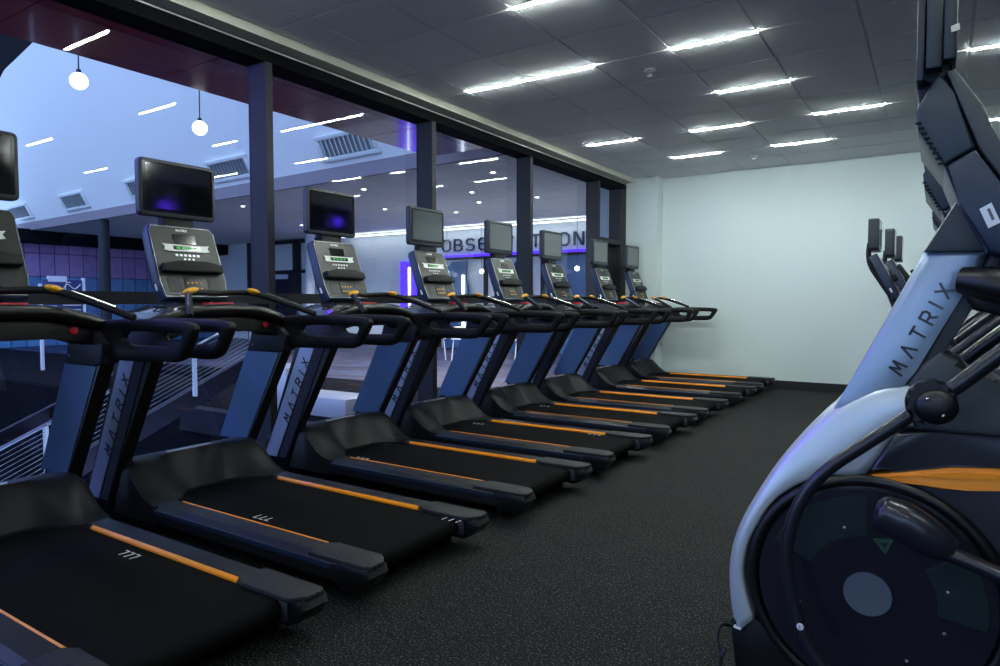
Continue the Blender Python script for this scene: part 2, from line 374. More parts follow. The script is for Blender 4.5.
for (x, y, lab) in ((-1.966, 5.205, 'ceiling sprinkler in a tile left of the long bright strip light'), (-1.978, 8.889, 'ceiling sprinkler near the white back wall')):
    org = (x, y, ZC)
    if sp is None:
        sp = thing('ceiling_sprinkler', lab, 'sprinkler', org, 'ceiling sprinklers')
        part('escutcheon', 'trimw', sp, org, lambda b: cyl(b, (x, y, ZC - .008), .045, .009, 'z', 24, .003))
        part('sprinkler_head', 'chrome', sp, org, lambda b: (cyl(b, (x, y, ZC - .045), .010, .04, 'z', 12), cyl(b, (x, y, ZC - .048), .024, .004, 'z', 16)))
    else: dup(sp, org, lab)
# purple dome lamps high on the right wall (they show as reflections in two screens)
dl = None
for (y, z, lab) in ((5.82, 2.62, 'purple dome lamp on the right wall mirrored in the second treadmill screen'), (9.3, 2.75, 'purple dome lamp on the right wall mirrored in the third treadmill screen')):
    org = (XR, y, z)
    if dl is None:
        dl = thing('dome_lamp', lab, 'wall lamp', org, 'purple dome lamps')
        part('lamp_dome', 'purple2', dl, org, lambda b: ball(b, (XR - .08, y, z), .105, .6, 1, .9))
        part('wall_plate', 'black', dl, org, lambda b: box(b, XR - .03, XR - .002, y - .18, y + .18, z - .115, z - .09, .004))
    else: dup(dl, org, lab)

# ---------------------------------------------------------------- the lobby beyond the glass
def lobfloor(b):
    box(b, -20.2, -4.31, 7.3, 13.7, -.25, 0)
struct('floor_lobby', 'paintrefl', lobfloor)
struct('floor_atrium', 'darkwall', lambda b: box(b, -20.2, -4.31, 4.45, 7.3, -.25, 0))
struct('floor_lower', 'lowfloor', lambda b: box(b, -24, -4.31, -6, 4.45, -3.2, -3.0))
struct('ceiling_soffit', 'maroon', lambda b: ([box(b, -5.50, -4.20, y, y + 1.195, 3.05, 3.12, .004, 1) for y in [-5.2 + 1.2 * k for k in range(10)] if y + 1.2 < 6.9], box(b, -5.49, -4.20, -5.2, 6.70, 3.07, 3.5)))
def yl(x): return 7.2 + (-5.9 - x) * .055
def lobceil(b):
    for i in range(26):
        x1 = -4.21 - i * .61; x0 = x1 - .604
        for k in range(11):
            y0 = 6.95 + k * .61 + (.055 * (-5.9 - x0) if False else 0)
            if y0 + .604 > 13.6: continue
            box(b, x0, x1, max(y0, yl(x0) - .02), y0 + .604, ZC, ZC + .02, .003, 1) if y0 + .604 > yl(x0) + .05 else None
    prism(b, [(-4.2, yl(-4.2)), (-4.2, 13.7), (-22, 13.7), (-22, yl(-22))], ZC + .012, ZC + .1, 0, 1, 'z')
struct('ceiling_lobby', 'lobceil', lobceil)
def fascia(b):
    prism(b, [(-4.2, yl(-4.2) - .06), (-4.2, yl(-4.2)), (-24, yl(-24)), (-24, yl(-24) - .06)], ZC - .01, 3.23, 0, 1, 'z')
struct('trim_5', 'fascia', fascia)
ang = math.radians(62)
def slope(b):
    d = Vector((0, -math.cos(ang), math.sin(ang))); nrm = Vector((0, math.sin(ang), math.cos(ang))) * .08
    P = [Vector((-4.2, yl(-4.2) - .02, 3.22)), Vector((-26, yl(-26) - .02, 3.22))]
    top = [P[0] + d * 4.6, Vector((-13.5, yl(-13.5) - .02, 3.22)) + d * 3.9]
    q = [P[0], P[1], P[1] + d * 1.0, Vector((-16.5, yl(-16.5), 3.22)) + d * 3.2, Vector((-14.9, yl(-14.9), 3.22)) + d * 3.35, Vector((-12.4, yl(-12.4), 3.22)) + d * 3.6, top[0]]
    v0 = [b.verts.new(p) for p in q]; v1 = [b.verts.new(p + nrm) for p in q]
    b.faces.new(v0); b.faces.new(v1[::-1])
    for i in range(len(q)): b.faces.new((v0[i], v0[(i + 1) % len(q)], v1[(i + 1) % len(q)], v1[i]))
    bmesh.ops.recalc_face_normals(b, faces=b.faces)
struct('wall_slope', 'bluewall', slope)
struct('wall_lobby', 'lobwall', lambda b: box(b, -20.2, -4.3, 13.62, 13.75, 0, ZC + .1))
struct('wall_side', 'white', lambda b: box(b, -4.45, -4.2, 9.62, 13.7, 0, ZC + .1))
struct('wall_tile', 'tiles', lambda b: box(b, -20.15, -20.0, 5.5, 13.6, 0, 2.75))
struct('wall_atrium', 'darkwall', lambda b: (box(b, -34, -3, 9.0, 9.2, 3.3, 16), box(b, -34.2, -34, -6, 9.2, 2.75, 16)))
struct('wall_lower', 'darkwall', lambda b: (box(b, -20.2, -4.31, -6.1, -6, -3.2, .3), box(b, -20.2, -20.0, -6, 5.5, -3.2, 2.75), box(b, -20.2, -4.31, 4.40, 4.45, -3.2, -.01)))
struct('trim_6', 'darkwall', lambda b: box(b, -20.15, -19.5, 5.5, 13.6, 2.72, ZC + .02))
# vents on the sloped wall
vt = None
vlab = ['metal air vent on the sloped wall right of the bronze mullion', 'metal air vent on the sloped wall just left of the bronze mullion', 'metal air vent on the sloped wall half hidden by a treadmill screen',
        'metal air vent on the sloped wall above the dark round column', 'metal air vent on the sloped wall at the far left edge']
for x, lab in zip((-7.32, -10.35, -13.4, -16.6, -19.8), vlab):
    d = Vector((0, -math.cos(ang), math.sin(ang)))
    o = Vector((x, yl(x) - .02, 3.22)) + d * .15
    mtx = frame_m((0, 0, 0), (1, -.055, 0), d)
    if vt is None:
        vt = thing('air_vent', lab, 'air vent', o, 'air vents on the sloped wall')
        def vf(b):
            for q in ((-.62, .62, -.03, .03), (-.62, .62, .30, .36), (-.62, -.55, .03, .30), (.55, .62, .03, .30)):
                b2 = bmesh.new(); box(b2, q[0], q[1], q[2], q[3], 0, .05, .008); merge(b, b2, mtx)
        mk('vent_frame', 'vent', vt, vf)
        def vb(b):
            b2 = bmesh.new(); box(b2, -.56, .56, .02, .31, .001, .008); merge(b, b2, mtx)
        mk('vent_throat', 'ventd', vt, vb)
        def vs(b):
            for k in range(11):
                b2 = bmesh.new(); box(b2, -.045, .045, .02, .31, -.002, .002); merge(b2 and b, b2, mtx @ Matrix.Translation((-.5 + k * .1, 0, .028)) @ Matrix.Rotation(-.6, 4, 'Y'))
        mk('louvre', 'vent', vt, vs)
    else: dup(vt, o, lab)
# pendant globes in the atrium
pg = None
for (p, lab) in (((-6.2, 2.91, 3.073), 'white ball pendant lamp hanging nearer the left edge'), ((-6.2, 4.03, 2.917), 'white ball pendant lamp left of the bronze mullion')):
    if pg is None:
        org = p; pg = thing('pendant_lamp', lab, 'pendant lamp', org, 'white ball pendants')
        part('globe', 'globe', pg, org, lambda b: ball(b, p, .070))
        part('cord', 'black', pg, org, lambda b: (cyl(b, (p[0], p[1], p[2] + .07), .006, 2.4, 'z', 8), cyl(b, (p[0], p[1], p[2] + .065), .02, .03, 'z', 12)))
    else: dup(pg, p, lab)
struct('ceiling_atrium', 'lobceil', lambda b: box(b, -9, -5.5, -3, 4.95, 5.46, 5.52))
# downlights
dn = None
dlocs = [(-7.918, 8.059), (-9.261, 10.0), (-5.347, 8.016), (-6.607, 9.268), (-7.155, 10.26), (-8.343, 11.13), (-11.27, 8.2), (-5.96, 10.33), (-12.86, 10.98)]
dlab = ['just below the sloped wall', 'between the third and fourth treadmill screens', 'close behind the glass, nearest the gym', 'second from the gym side, above the letters', 'over the first letters of the wall lettering', 'deep in the lobby, nearest the cove light', 'above the first bronze mullion', 'over the right end of the wall lettering', 'far left, above the glazed doors']
for (x, y), lb in zip(dlocs, dlab):
    lab = 'small round lobby downlight ' + lb; org = (x, y, ZC)
    if dn is None:
        dn = thing('downlight', lab, 'ceiling light', org, 'round lobby downlights')
        part('downlight_ring', 'trimw', dn, org, lambda b: tube(b, [(x + .06 * math.cos(a * PI / 4), y + .06 * math.sin(a * PI / 4), ZC - .004) for a in range(8)], .008, 6, 3, True))
        part('downlight_lens', 'down', dn, org, lambda b: cyl(b, (x, y, ZC - .008), .028, .009, 'z', 20))
        ld = bpy.data.lights.new('downlight_beam', 'SPOT'); ld.energy = 190; ld.spot_size = math.radians(130); ld.spot_blend = .6; ld.shadow_soft_size = .03; ld.color = (1, .93, .88)
        lo = bpy.data.objects.new('downlight_beam', ld); COL.objects.link(lo); lo.parent = dn; lo.location = (0, 0, -.03)
    else: dup(dn, org, lab)
# lobby sign wall: cove, letters, purple line, portal, storefront
cv = tag(mk('cove_light', 'cove', None, lambda b: box(b, -13.9, -4.5, 13.26, 13.34, 2.965, 2.990, .006), (-9, 13.5, 2.96)), 'long white cove light running above the wall lettering', 'cove light')
cv2 = tag(mk('led_line', 'purple2', None, lambda b: box(b, -10.65, -4.5, 13.57, 13.615, 2.31, 2.37, .008), (-8, 13.6, 2.3)), 'purple neon line running under the wall lettering', 'led strip')
po = thing('lit_doorway', 'purple lit doorway left of the wall lettering', 'doorway', (-11.6, 13.6, 0))
part('doorway_panel', 'purple', po, (-11.6, 13.6, 0), lambda b: box(b, -12.03, -11.2, 13.56, 13.61, .02, 2.26, .01))
part('light_line', 'cove', po, (-11.6, 13.6, 0), lambda b: box(b, -11.72, -11.66, 13.52, 13.56, .3, 2.1, .01))
sg = thing('wall_sign', 'large navy OBSERVATION lettering mounted on the pale lobby wall', 'sign', (-8.5, 13.6, 2.6))
for k, ch in enumerate('OBSERVATION'):
    x = -10.60 + k * .374 + (.09 if ch == 'I' else 0)
    bm = bmesh.new(); glyph(bm, ch, 0, .275, .040, .03, Matrix.Translation((x + 8.5, 0, -.13)) @ Matrix.Diagonal((1.2, 1, 1, 1)) @ Matrix.Rotation(PI / 2, 4, 'X')); obj('letter', bm, 'navy', sg, False)
# storefront of blue glass bays
st = thing('storefront', 'blue glazed storefront with dark frames under the purple line', 'storefront', (-8, 13.55, 0))
so = (-8, 13.55, 0)
part('storefront_frame', 'frame', st, so, lambda b: ([box(b, x, x + .10, 13.52, 13.61, .02, 2.26) for x in (-10.75, -9.30, -7.7, -6.1, -4.6)], box(b, -10.75, -4.5, 13.52, 13.61, 2.24, 2.30)))
for (x0, x1, m) in ((-10.65, -9.30, 'lobwall'), (-9.2, -7.7, 'whitel'), (-7.6, -6.1, 'bluepanel'), (-6.0, -4.6, 'bluepanel')):
    part('glazing', m, st, so, lambda b: box(b, x0, x1, 13.58, 13.605, .02, 2.24), False)
fg = None
for (px, pz, hw, lab) in ((-10.1, 0, .42, 'tall dark blue rounded panel behind the fourth treadmill screen'), (-8.2, 0, .3, 'dark blue rounded panel behind the fifth treadmill console')):
    q = [(px - hw, .02), (px - hw, 1.2), (px - hw * .7, 1.7), (px - hw * .9, 2.0), (px - .1, 2.18), (px + hw * .9, 2.2), (px + hw * .7, 1.8), (px + hw, 1.3), (px + hw * .8, .02)]
    tag(mk('blue_panel', 'bluepanel', None, lambda b: prism(b, q, 13.45, 13.50, .01, 2), (px, 13.47, 0)), lab, 'panel', 'blue storefront panels')
fx = tag(mk('tube_light', 'cove', None, lambda b: cyl(b, (-9.83, 13.40, 0), .035, 1.85, 'z', 12), (-9.83, 13.4, .9)), 'upright white tube light in the storefront left of the fifth screen', 'light')
gl = None
for (u, z, lab) in ((-10.25, 1.92, 'small white ball lamp under the purple line beside the fourth console'), (-9.2, 1.92, 'small white ball lamp behind the edge of the fifth console'), (-6.65, 1.92, 'small white ball lamp between the sixth and seventh screens')):
    org = (u, 13.3, z)
    if gl is None:
        gl = thing('ball_lamp', lab, 'pendant lamp', org, 'small storefront ball lamps')
        part('globe', 'globe', gl, org, lambda b: ball(b, org, .055)); part('cord', 'black', gl, org, lambda b: cyl(b, (u, 13.3, z + .07), .005, ZC - z - .07, 'z', 6))
    else: dup(gl, org, lab)
# glazed door unit
gd = thing('glazed_doors', 'dark framed glazed door unit with a small white sign', 'door', (-16.8, 13.5, 0)); go = (-16.8, 13.5, 0)
def gdf(b):
    for x in (-18.3, -16.15, -15.55): box(b, x, x + .16, 13.42, 13.6, .02, 3.0)
    for z in (2.05, 2.94, .02): box(b, -18.3, -14.3, 13.42, 13.6, z, z + .09)
part('door_frame', 'frame', gd, go, gdf, False)
part('door_leaf', 'dsteel', gd, go, lambda b: box(b, -18.14, -16.15, 13.5, 13.56, .11, 2.05), False)
part('door_sign', 'label', gd, go, lambda b: box(b, -17.05, -16.45, 13.48, 13.5, 1.88, 2.02), False)
part('door_rail', 'chrome', gd, go, lambda b: tube(b, [(-17.9, 13.44, 1.0), (-16.3, 13.44, 1.0)], .03, 8, 1))
# columns
tag(mk('round_column', 'frame', None, lambda b: (cyl(b, (-15.7, 7.80, 0), .115, ZC - .01, 'z', 28), cyl(b, (-15.7, 7.80, 0), .15, .08, 'z', 28)), (-15.7, 7.80, 0)), 'dark round column between the lobby floor and the ceiling edge', 'column')
tag(mk('round_column', 'whitel', None, lambda b: (cyl(b, (-14.44, 12.6, 0), .12, ZC, 'z', 28), cyl(b, (-14.44, 12.6, 0), .15, .06, 'z', 28)), (-14.44, 12.6, 0)), 'pale round column beside the glazed doors', 'column')
# notice board with white scribbles
nb = thing('notice_board', 'standing blue notice board with white scribbled lines', 'notice board', (-13, 5.75, 0)); no = (-13, 5.75, 0)
part('board', 'boardb', nb, no, lambda b: box(b, -13.05, -13.0, 5.40, 6.06, .55, 1.58, .01))
part('board_frame', 'whitel', nb, no, lambda b: (box(b, -13.04, -12.98, 6.06, 6.10, 0, 1.62), box(b, -13.04, -12.98, 5.36, 5.40, 0, 1.50), box(b, -13.04, -12.99, 5.50, 5.80, 1.54, 1.64)))
def scr(b):
    tube(b, [(-12.985, 5.42, 1.40), (-12.985, 5.5, 1.48), (-12.985, 5.58, 1.38), (-12.985, 5.66, 1.46), (-12.985, 5.72, 1.40), (-12.985, 5.8, 1.50), (-12.985, 5.92, 1.42), (-12.985, 6.02, 1.5)], .009, 6)
    tube(b, [(-12.985, 5.76, 1.36), (-12.985, 5.79, 1.52), (-12.985, 5.86, 1.53)], .009, 6)
    for k in range(6): box(b, -12.995, -12.985, 5.72, 6.02, .72 + k * .08, .735 + k * .08)
    box(b, -12.995, -12.985, 5.44, 5.62, .70, 1.12)
part('board_writing', 'mark', nb, no, scr)
# ramp stair with cable railing
XS = -5.5
sr = thing('stair', 'dark open stair with sloping side beam going down to the lower floor', 'stair', (XS, 4.25, 0)); so2 = (XS, 4.25, 0)
part('stringer', 'dsteel', sr, so2, lambda b: (prism(b, [(4.16, .715), (4.16, .54), (-3.0, -2.54), (-3.0, -2.36)], XS - .06, XS, .004, 1, 'x'), prism(b, [(4.16, .715), (4.16, .54), (-3.0, -2.54), (-3.0, -2.36)], XS - 1.56, XS - 1.5, .004, 1, 'x')))
def treads(b):
    for k in range(14): box(b, XS - 1.5, XS - .06, 3.78 - k * .42, 4.08 - k * .42, .46 - k * .181, .50 - k * .181)
part('tread', 'darkwall', sr, so2, treads, False)
rl = thing('cable_railing', 'steel cable railing with white posts beside the dark stair', 'railing', (XS, 4.25, .48)); ro = (XS, 4.25, .48)
sl = .43
for k, y in enumerate((4.05, 3.456, 2.862, 2.268, 1.674)):
    z = .75 + (y - 4.24) * sl
    part('railing_post', 'whitel', rl, ro, lambda b: box(b, XS + .012, XS + .05, y - .012, y + .012, z - .06, z + .37))
def cables(b):
    for k in range(10):
        z = .715 + k * .036
        tube(b, [(XS + .03, 4.06, z), (XS + .03, .4, z - 3.66 * sl)], .0026, 6, 1)
part('cable', 'cable', rl, ro, cables)
part('top_rail', 'cable', rl, ro, lambda b: tube(b, [(XS + .03, 4.08, 1.06), (XS + .03, .4, 1.06 - 3.68 * sl)], .014, 8, 1))
# landing under the stair head
struct('floor_landing', 'dsteel', lambda b: box(b, -7.1, -4.32, 4.30, 4.46, -.25, .01))
# white lobby blocks
tag(mk('white_block', 'whitel', None, lambda b: box(b, -6.35, -5.85, 4.75, 5.2, 0, .47, .01), (-6.1, 5, 0)), 'taller white block bench behind the glass between treadmill uprights', 'bench', 'white lobby blocks')
tag(mk('white_block', 'whitel', None, lambda b: box(b, -5.8, -4.95, 4.75, 5.2, 0, .20, .01), (-5.4, 5, 0)), 'lower white block bench to the right of the taller white one', 'bench', 'white lobby blocks')
# white wire chairs
def wire_chair(x, y, lab):
    t = thing('wire_chair', lab, 'chair', (x, y, 0), 'white lobby chairs'); o = (x, y, 0)
    part('seat', 'whitel', t, o, lambda b: box(b, x - .24, x + .24, y - .22, y + .22, .43, .46, .01))
    part('backrest', 'whitel', t, o, lambda b: ([tube(b, [(x - .2 + k * .1, y + .2, .46), (x - .2 + k * .1, y + .24, .84)], .008, 6, 1) for k in range(5)], tube(b, [(x - .22, y + .24, .84), (x + .22, y + .24, .84)], .012, 6, 1)))
    for (a, c) in ((-1, -1), (1, -1), (-1, 1), (1, 1)): part('leg', 'whitel', t, o, lambda b: tube(b, [(x + a * .2, y + c * .18, .43), (x + a * .23, y + c * .21, 0)], .011, 6, 1))
    return t
wc = wire_chair(-8.6, 10.6, 'white wire chair in the lobby below the fourth treadmill handle')
dup(wc, (-7.9, 10.9, 0), 'white wire chair in the lobby close to the pale low table')
dup(wc, (-6.6, 11.2, 0), 'white wire chair in the lobby seen between the fifth and sixth treadmills')
tb = thing('low_table', 'pale low table among the white wire chairs', 'table', (-8.1, 11.4, 0)); to = (-8.1, 11.4, 0)
part('tabletop', 'soffit', tb, to, lambda b: box(b, -8.6, -7.7, 11.3, 11.8, .62, .66, .01)); part('pedestal', 'frame', tb, to, lambda b: cyl(b, (-8.15, 11.55, 0), .04, .62, 'z', 12))
# unseen strip added on the soffit edge to throw purple on the near treadmills
tag(mk('led_line', 'purpfill', None, lambda b: box(b, -5.49, -5.45, -1.2, 1.7, 2.98, 3.05, .006), (-5.47, .2, 3.0)), 'added purple glow strip on the soffit edge beside the nearest treadmills, outside the frame', 'led strip')

# ---------------------------------------------------------------- treadmill
TO = (-3.0, 0, 0)
def make_console(root, org, m_shell='csl', x0=-3.51, x1=-3.67, z0=1.205, z1=1.62, hw=.206, y0=0., flip=1):
    """slanted console slab facing +x"""
    L = math.hypot(x1 - x0, z1 - z0); v = Vector((x1 - x0, 0, z1 - z0)) / L; u = Vector((0, 1, 0)); n = u.cross(v)
    MT = frame_m((x0, y0, z0), u, v)
    def loc(fn):
        def g(b):
            b2 = bmesh.new(); fn(b2); merge(b, b2, MT)
        return g
    def wedge(b): # outline narrower at the base
        q = [(-hw * .93, 0), (hw * .93, 0), (hw, .10), (hw * .98, L - .03), (hw * .90, L), (-hw * .90, L), (-hw * .98, L - .03), (-hw, .10)]
        prism(b, q, -.075, 0, .012, 3, 'z')
    sh = part('console', m_shell, root, org, loc(wedge))
    part('face_panel', 'face', sh, org, loc(lambda b: prism(b, [(-hw * .88, .02), (hw * .88, .02), (hw * .94, .10), (hw * .92, L - .04), (hw * .84, L - .015), (-hw * .84, L - .015), (-hw * .92, L - .04), (-hw * .94, .10)], .0, .004, 0, 1, 'z')))
    def rim(b):
        q = [(-hw * .90, .012), (hw * .90, .012), (hw * .965, .10), (hw * .945, L - .035), (hw * .86, L - .008), (-hw * .86, L - .008), (-hw * .945, L - .035), (-hw * .965, .10)]
        tube(b, [(p[0], p[1], .002) for p in q] + [(q[0][0], q[0][1], .002)], .0022, 6, 1)
    part('face_rim', 'edge', sh, org, loc(rim))
    part('inset_display', 'gloss', sh, org, loc(lambda b: prism(b, [(-.065, L - .115), (.065, L - .115), (.07, L - .055), (-.07, L - .055)], .004, .007, .001, 1, 'z')))
    part('display_ribbon', 'mark', sh, org, loc(lambda b: (prism(b, [(-.145, L - .118), (-.128, L - .138), (-.140, L - .158), (-.11, L - .164), (.11, L - .164), (.140, L - .158), (.128, L - .138), (.145, L - .118), (.11, L - .122), (-.11, L - .122)], .007, .011, .001, 1, 'z'))))
    part('led_readout', 'green', sh, org, loc(lambda b: [box(b, -.064 + k * .034, -.040 + k * .034, L - .148, L - .136, .0118, .0125) for k in range(4)]))
    part('readout_window', 'gloss', sh, org, loc(lambda b: box(b, -.082, .082, L - .154, L - .130, .010, .0118)))
    part('key_row', 'edge', sh, org, loc(lambda b: ([box(b, -.075 + k * .026, -.060 + k * .026, L - .190, L - .178, .004, .0055) for k in range(6)], [box(b, -.03 + k * .026, -.018 + k * .026, L - .212, L - .203, .004, .0055) for k in range(3)])))
    def tray(b):
        prism(b, [(-hw * .82, .145), (hw * .82, .145), (hw * .88, .152), (hw * .88, .195), (.09, .210), (-.09, .210), (-hw * .88, .195), (-hw * .88, .152)], 0, .045, .01, 2, 'z')
    part('reading_tray', 'blacks', sh, org, loc(tray))
    part('button_panel', 'face', sh, org, loc(lambda b: box(b, -.065, .065, .035, .130, .004, .008, .002)))
    part('button', 'yellow', sh, org, loc(lambda b: [box(b, -.05 + k * .026, -.039 + k * .026, .052 + r * .034, .060 + r * .034, .008, .010) for k in range(4) for r in range(2)]))
    for s_ in (-1, 1): part('side_keypad', 'rail', sh, org, loc(lambda b: prism(b, rrect(.075, .085, .01, 3, s_ * .122, .082), .004, .0065, 0, 1, 'z')))
    bm = bmesh.new(); lettering(bm, 'MATRIX', .012, .0026, .001, MT @ Matrix.Translation((-.038, L - .036, .0045)), .2); bmesh.ops.translate(bm, verts=bm.verts, vec=-Vector(org)); obj('logo_lettering', bm, 'mark', sh, False)
    part('side_label', 'mark', sh, org, loc(lambda b: box(b, -hw * .985 - .003, -hw * .985 + .004, .06, .10, -.05, -.035)))
    return sh
def make_tv(root, org, x, y0, z0, z1, hw, th=.05, tilt=0.):
    MT = frame_m((x, y0, (z0 + z1) / 2), (0, 1, 0), (math.sin(-tilt), 0, math.cos(tilt)))
    h = z1 - z0
    def loc(fn):
        def g(b):
            b2 = bmesh.new(); fn(b2); merge(b, b2, MT)
        return g
    tv = part('screen_housing', 'tvb', root, org, loc(lambda b: prism(b, rrect(2 * hw, h, .025), -th, 0, .008, 3, 'z')))
    part('screen', 'screen', tv, org, loc(lambda b: prism(b, rrect(2 * hw - .07, h - .075, .006, 2, 0, .008), -.002, .0018, 0, 1, 'z')))
    part('screen_border', 'gloss', tv, org, loc(lambda b: prism(b, rrect(2 * hw - .035, h - .045, .012, 3, 0, .004), -.002, .0008, 0, 1, 'z')))
    return tv

def make_treadmill(label):
    root = thing('treadmill', label, 'treadmill', TO, 'treadmills along the glass wall')
    P = lambda n, m, fn, par=root, sh=True: part(n, m, par, TO, fn, sh)
    # under frame
    def uf(b):
        prism(b, [(-3.88, .05), (-3.9, .12), (-3.3, .135), (-1.97, .13), (-1.94, .09), (-1.98, .05)], -.375, .375, .008, 2)
        for x in (-3.7, -2.0):
            for y in (-.33, .33): cyl(b, (x, y, 0), .03, .06, 'z', 16)
    fr = P('deck_frame', 'black', uf)
    for s in (-1, 1): P('side_vent', 'blacks', lambda b: (box(b, -2.44, -2.06, s * .380 - .006, s * .380 + .006, .055, .12), [box(b, -2.42 + k * .035, -2.40 + k * .035, s * .385 - .012, s * .385 + .012, .055, .12) for k in range(10)]), fr)
    # belt, with the rear roll
    def belt(b):
        q = [(-3.42, .10), (-3.42, .147), (-1.93, .147)] + [(-1.93 + .042 * math.sin(a), .105 + .042 * math.cos(a)) for a in [k * PI / 8 for k in range(1, 9)]] + [(-3.3, .063)]
        prism(b, q, -.283, .283, 0)
    P('belt', 'belt', belt)
    # motor cover
    def hood(b):
        nx, ny = 16, 34; vs = []
        for j in range(ny + 1):
            v = -.415 + .83 * j / ny; a = abs(v)
            s = min(1, max(0, (a - .12) / .19)); s = s * s * (3 - 2 * s)
            xr = -3.425 + .155 * s; row = []
            for i in range(nx + 1):
                t = i / nx
                if t < .45: x = -3.92 + (-3.56 + 3.92) * t / .45; z = .27 + .075 * math.sin(t / .45 * PI / 2)
                else:
                    k = (t - .45) / .55; x = -3.56 + (xr + 3.56) * k
                    z1_ = .345 - .185 * (k * k * (3 - 2 * k)); z2_ = .345 - .185 * k ** .85; z = z2_ + (z1_ - z2_) * s
                edge = max(0, (a - .355) / .06); z -= .05 * edge ** 2 * min(1, (z - .15) / .1 if z > .15 else 0)
                row.append(b.verts.new((x, v, z)))
            vs.append(row)
        for j in range(ny):
            for i in range(nx): b.faces.new((vs[j][i], vs[j][i + 1], vs[j + 1][i + 1], vs[j + 1][i]))
        low = [[b.verts.new((w.co.x, w.co.y, .06)) for w in row] for row in (vs[0], vs[-1])]
        for (row, lo, f) in ((vs[0], low[0], 1), (vs[-1], low[1], -1)):
            for i in range(nx): b.faces.new((row[i], lo[i], lo[i + 1], row[i + 1])[::f])
        lf = [low[0][0]] + [b.verts.new((vs[j][0].co.x, vs[j][0].co.y, .06)) for j in range(1, ny)] + [low[1][0]]
        rf = [low[0][-1]] + [b.verts.new((vs[j][-1].co.x, vs[j][-1].co.y, .06)) for j in range(1, ny)] + [low[1][-1]]
        for j in range(ny):
            b.faces.new((vs[j][0], vs[j + 1][0], lf[j + 1], lf[j])); b.faces.new((vs[j + 1][-1], vs[j][-1], rf[j], rf[j + 1])); b.faces.new((lf[j], lf[j + 1], rf[j + 1], rf[j]))
        bmesh.ops.recalc_face_normals(b, faces=b.faces)
    hd = P('motor_cover', 'cover', hood)
    P('cover_badge', 'edge', lambda b: prism(b, [(-3.60, -.16), (-3.565, -.17), (-3.565, .10), (-3.60, .11)], .345, .351, .001, 1, 'z'), hd)
    # rails, foot pads, strips
    for s in (-1, 1):
        def rail(b):
            q = [(s * .285, .07), (s * .285, .140), (s * .305, .163), (s * .390, .163), (s * .415, .140), (s * .415, .075)]
            b2 = bmesh.new(); prism(b2, q, -3.27, -1.86, .006, 2, 'x'); merge(b, b2)
        rr = P('side_rail', 'rail', rail)
        P('rail_skirt', 'csl', lambda b: prism(b, [(-3.27, .118), (-3.27, .142), (-2.0, .142), (-2.0, .118)], s * .417 - .004, s * .417 + .004, .002, 1), rr)
        def pad(b):
            q = [(-2.14, s * .30), (-2.10, s * .276), (-1.86, s * .276), (-1.83, s * .295), (-1.80, s * .33), (-1.80, s * .395), (-1.825, s * .413), (-2.14, s * .413)]
            prism(b, q, .145, .1650, .004, 2, 'z')
        P('foot_pad', 'pad', pad, rr)
        P('end_cap', 'black', lambda b: prism(b, [(-1.98, .05), (-1.98, .152), (-1.81, .152), (-1.795, .12), (-1.83, .07), (-1.88, .045)], *sorted((s * .30, s * .418)), .01, 2), rr)
        def strip(b):
            q = [(s * .287, .146), (s * .287, .155), (s * .298, .1655), (s * .303, .160)]
            prism(b, q, -3.215, -2.145, .002, 1, 'x')
        P('accent_strip', 'orange', strip, rr)
    # uprights
    for s in (-1, 1):
        ya, yb = sorted((s * .36, s * .43))
        up = P('upright', 'black', lambda b: prism(b, [(-3.95, .06), (-3.58, .88), (-3.53, .96), (-3.20, .96), (-3.25, .88), (-3.585, .32), (-3.69, .06)], ya + .002, yb - .002, .008, 2))
        yi = s * .357; yo = s * .433
        # inner face: wide steel panel; outer face: silver band + dark band
        P('inner_panel', 'steel', lambda b: prism(b, [(-3.862, .325), (-3.572, .885), (-3.268, .885), (-3.597, .315)], *sorted((yi, yi + s * .006)), .002, 1), up)
        P('outer_trim', 'lsteel', lambda b: prism(b, [(-3.91, .12), (-3.535, .885), (-3.395, .885), (-3.785, .12)], *sorted((yo, yo - s * .006)), .003, 1), up)
        P('outer_band', 'dsteel', lambda b: prism(b, [(-3.770, .12), (-3.383, .885), (-3.30, .885), (-3.69, .12)], *sorted((yo, yo - s * .006)), .002, 1), up)
        d = Vector((.375, 0, .765)).normalized()
        if s < 0: mt = frame_m((-3.80, yo - .0015, .24), d, d.cross(Vector((0, 1, 0))))
        else: mt = frame_m((-3.455, yo + .0015, .86), -d, (-d).cross(Vector((0, -1, 0))))
        mt = mt @ Matrix.Translation((0.10, -.115 if s < 0 else -.115, -.001)) if False else mt
        bm = bmesh.new()
        o0 = Vector((-3.69, yo + s * .0005, .36)) if s < 0 else Vector((-3.44, yo + s * .0005, .84))
        uu = d if s < 0 else -d; nn = Vector((0, s, 0)); vv = nn.cross(uu)
        mt = frame_m(o0 - vv * .026 + uu * .02, uu, vv)
        lettering(bm, 'MATRIX', .056, .0095, .0015, mt, .78, .12); bmesh.ops.translate(bm, verts=bm.verts, vec=-Vector(TO)); obj('lettering', bm, 'black', up, False)
        # bracket
        P('bracket', 'dsteel', lambda b: (prism(b, [(-3.56, .885), (-3.50, 1.06), (-3.30, 1.07), (-3.20, .99), (-3.22, .90), (-3.27, .885)], *sorted((s * .352, s * .44)), .008, 2)), up)
        P('bolt', 'chrome', lambda b: (ball(b, (-3.50, s * .352, .925), .007), ball(b, (-3.31, s * .352, 1.0), .007)), up)
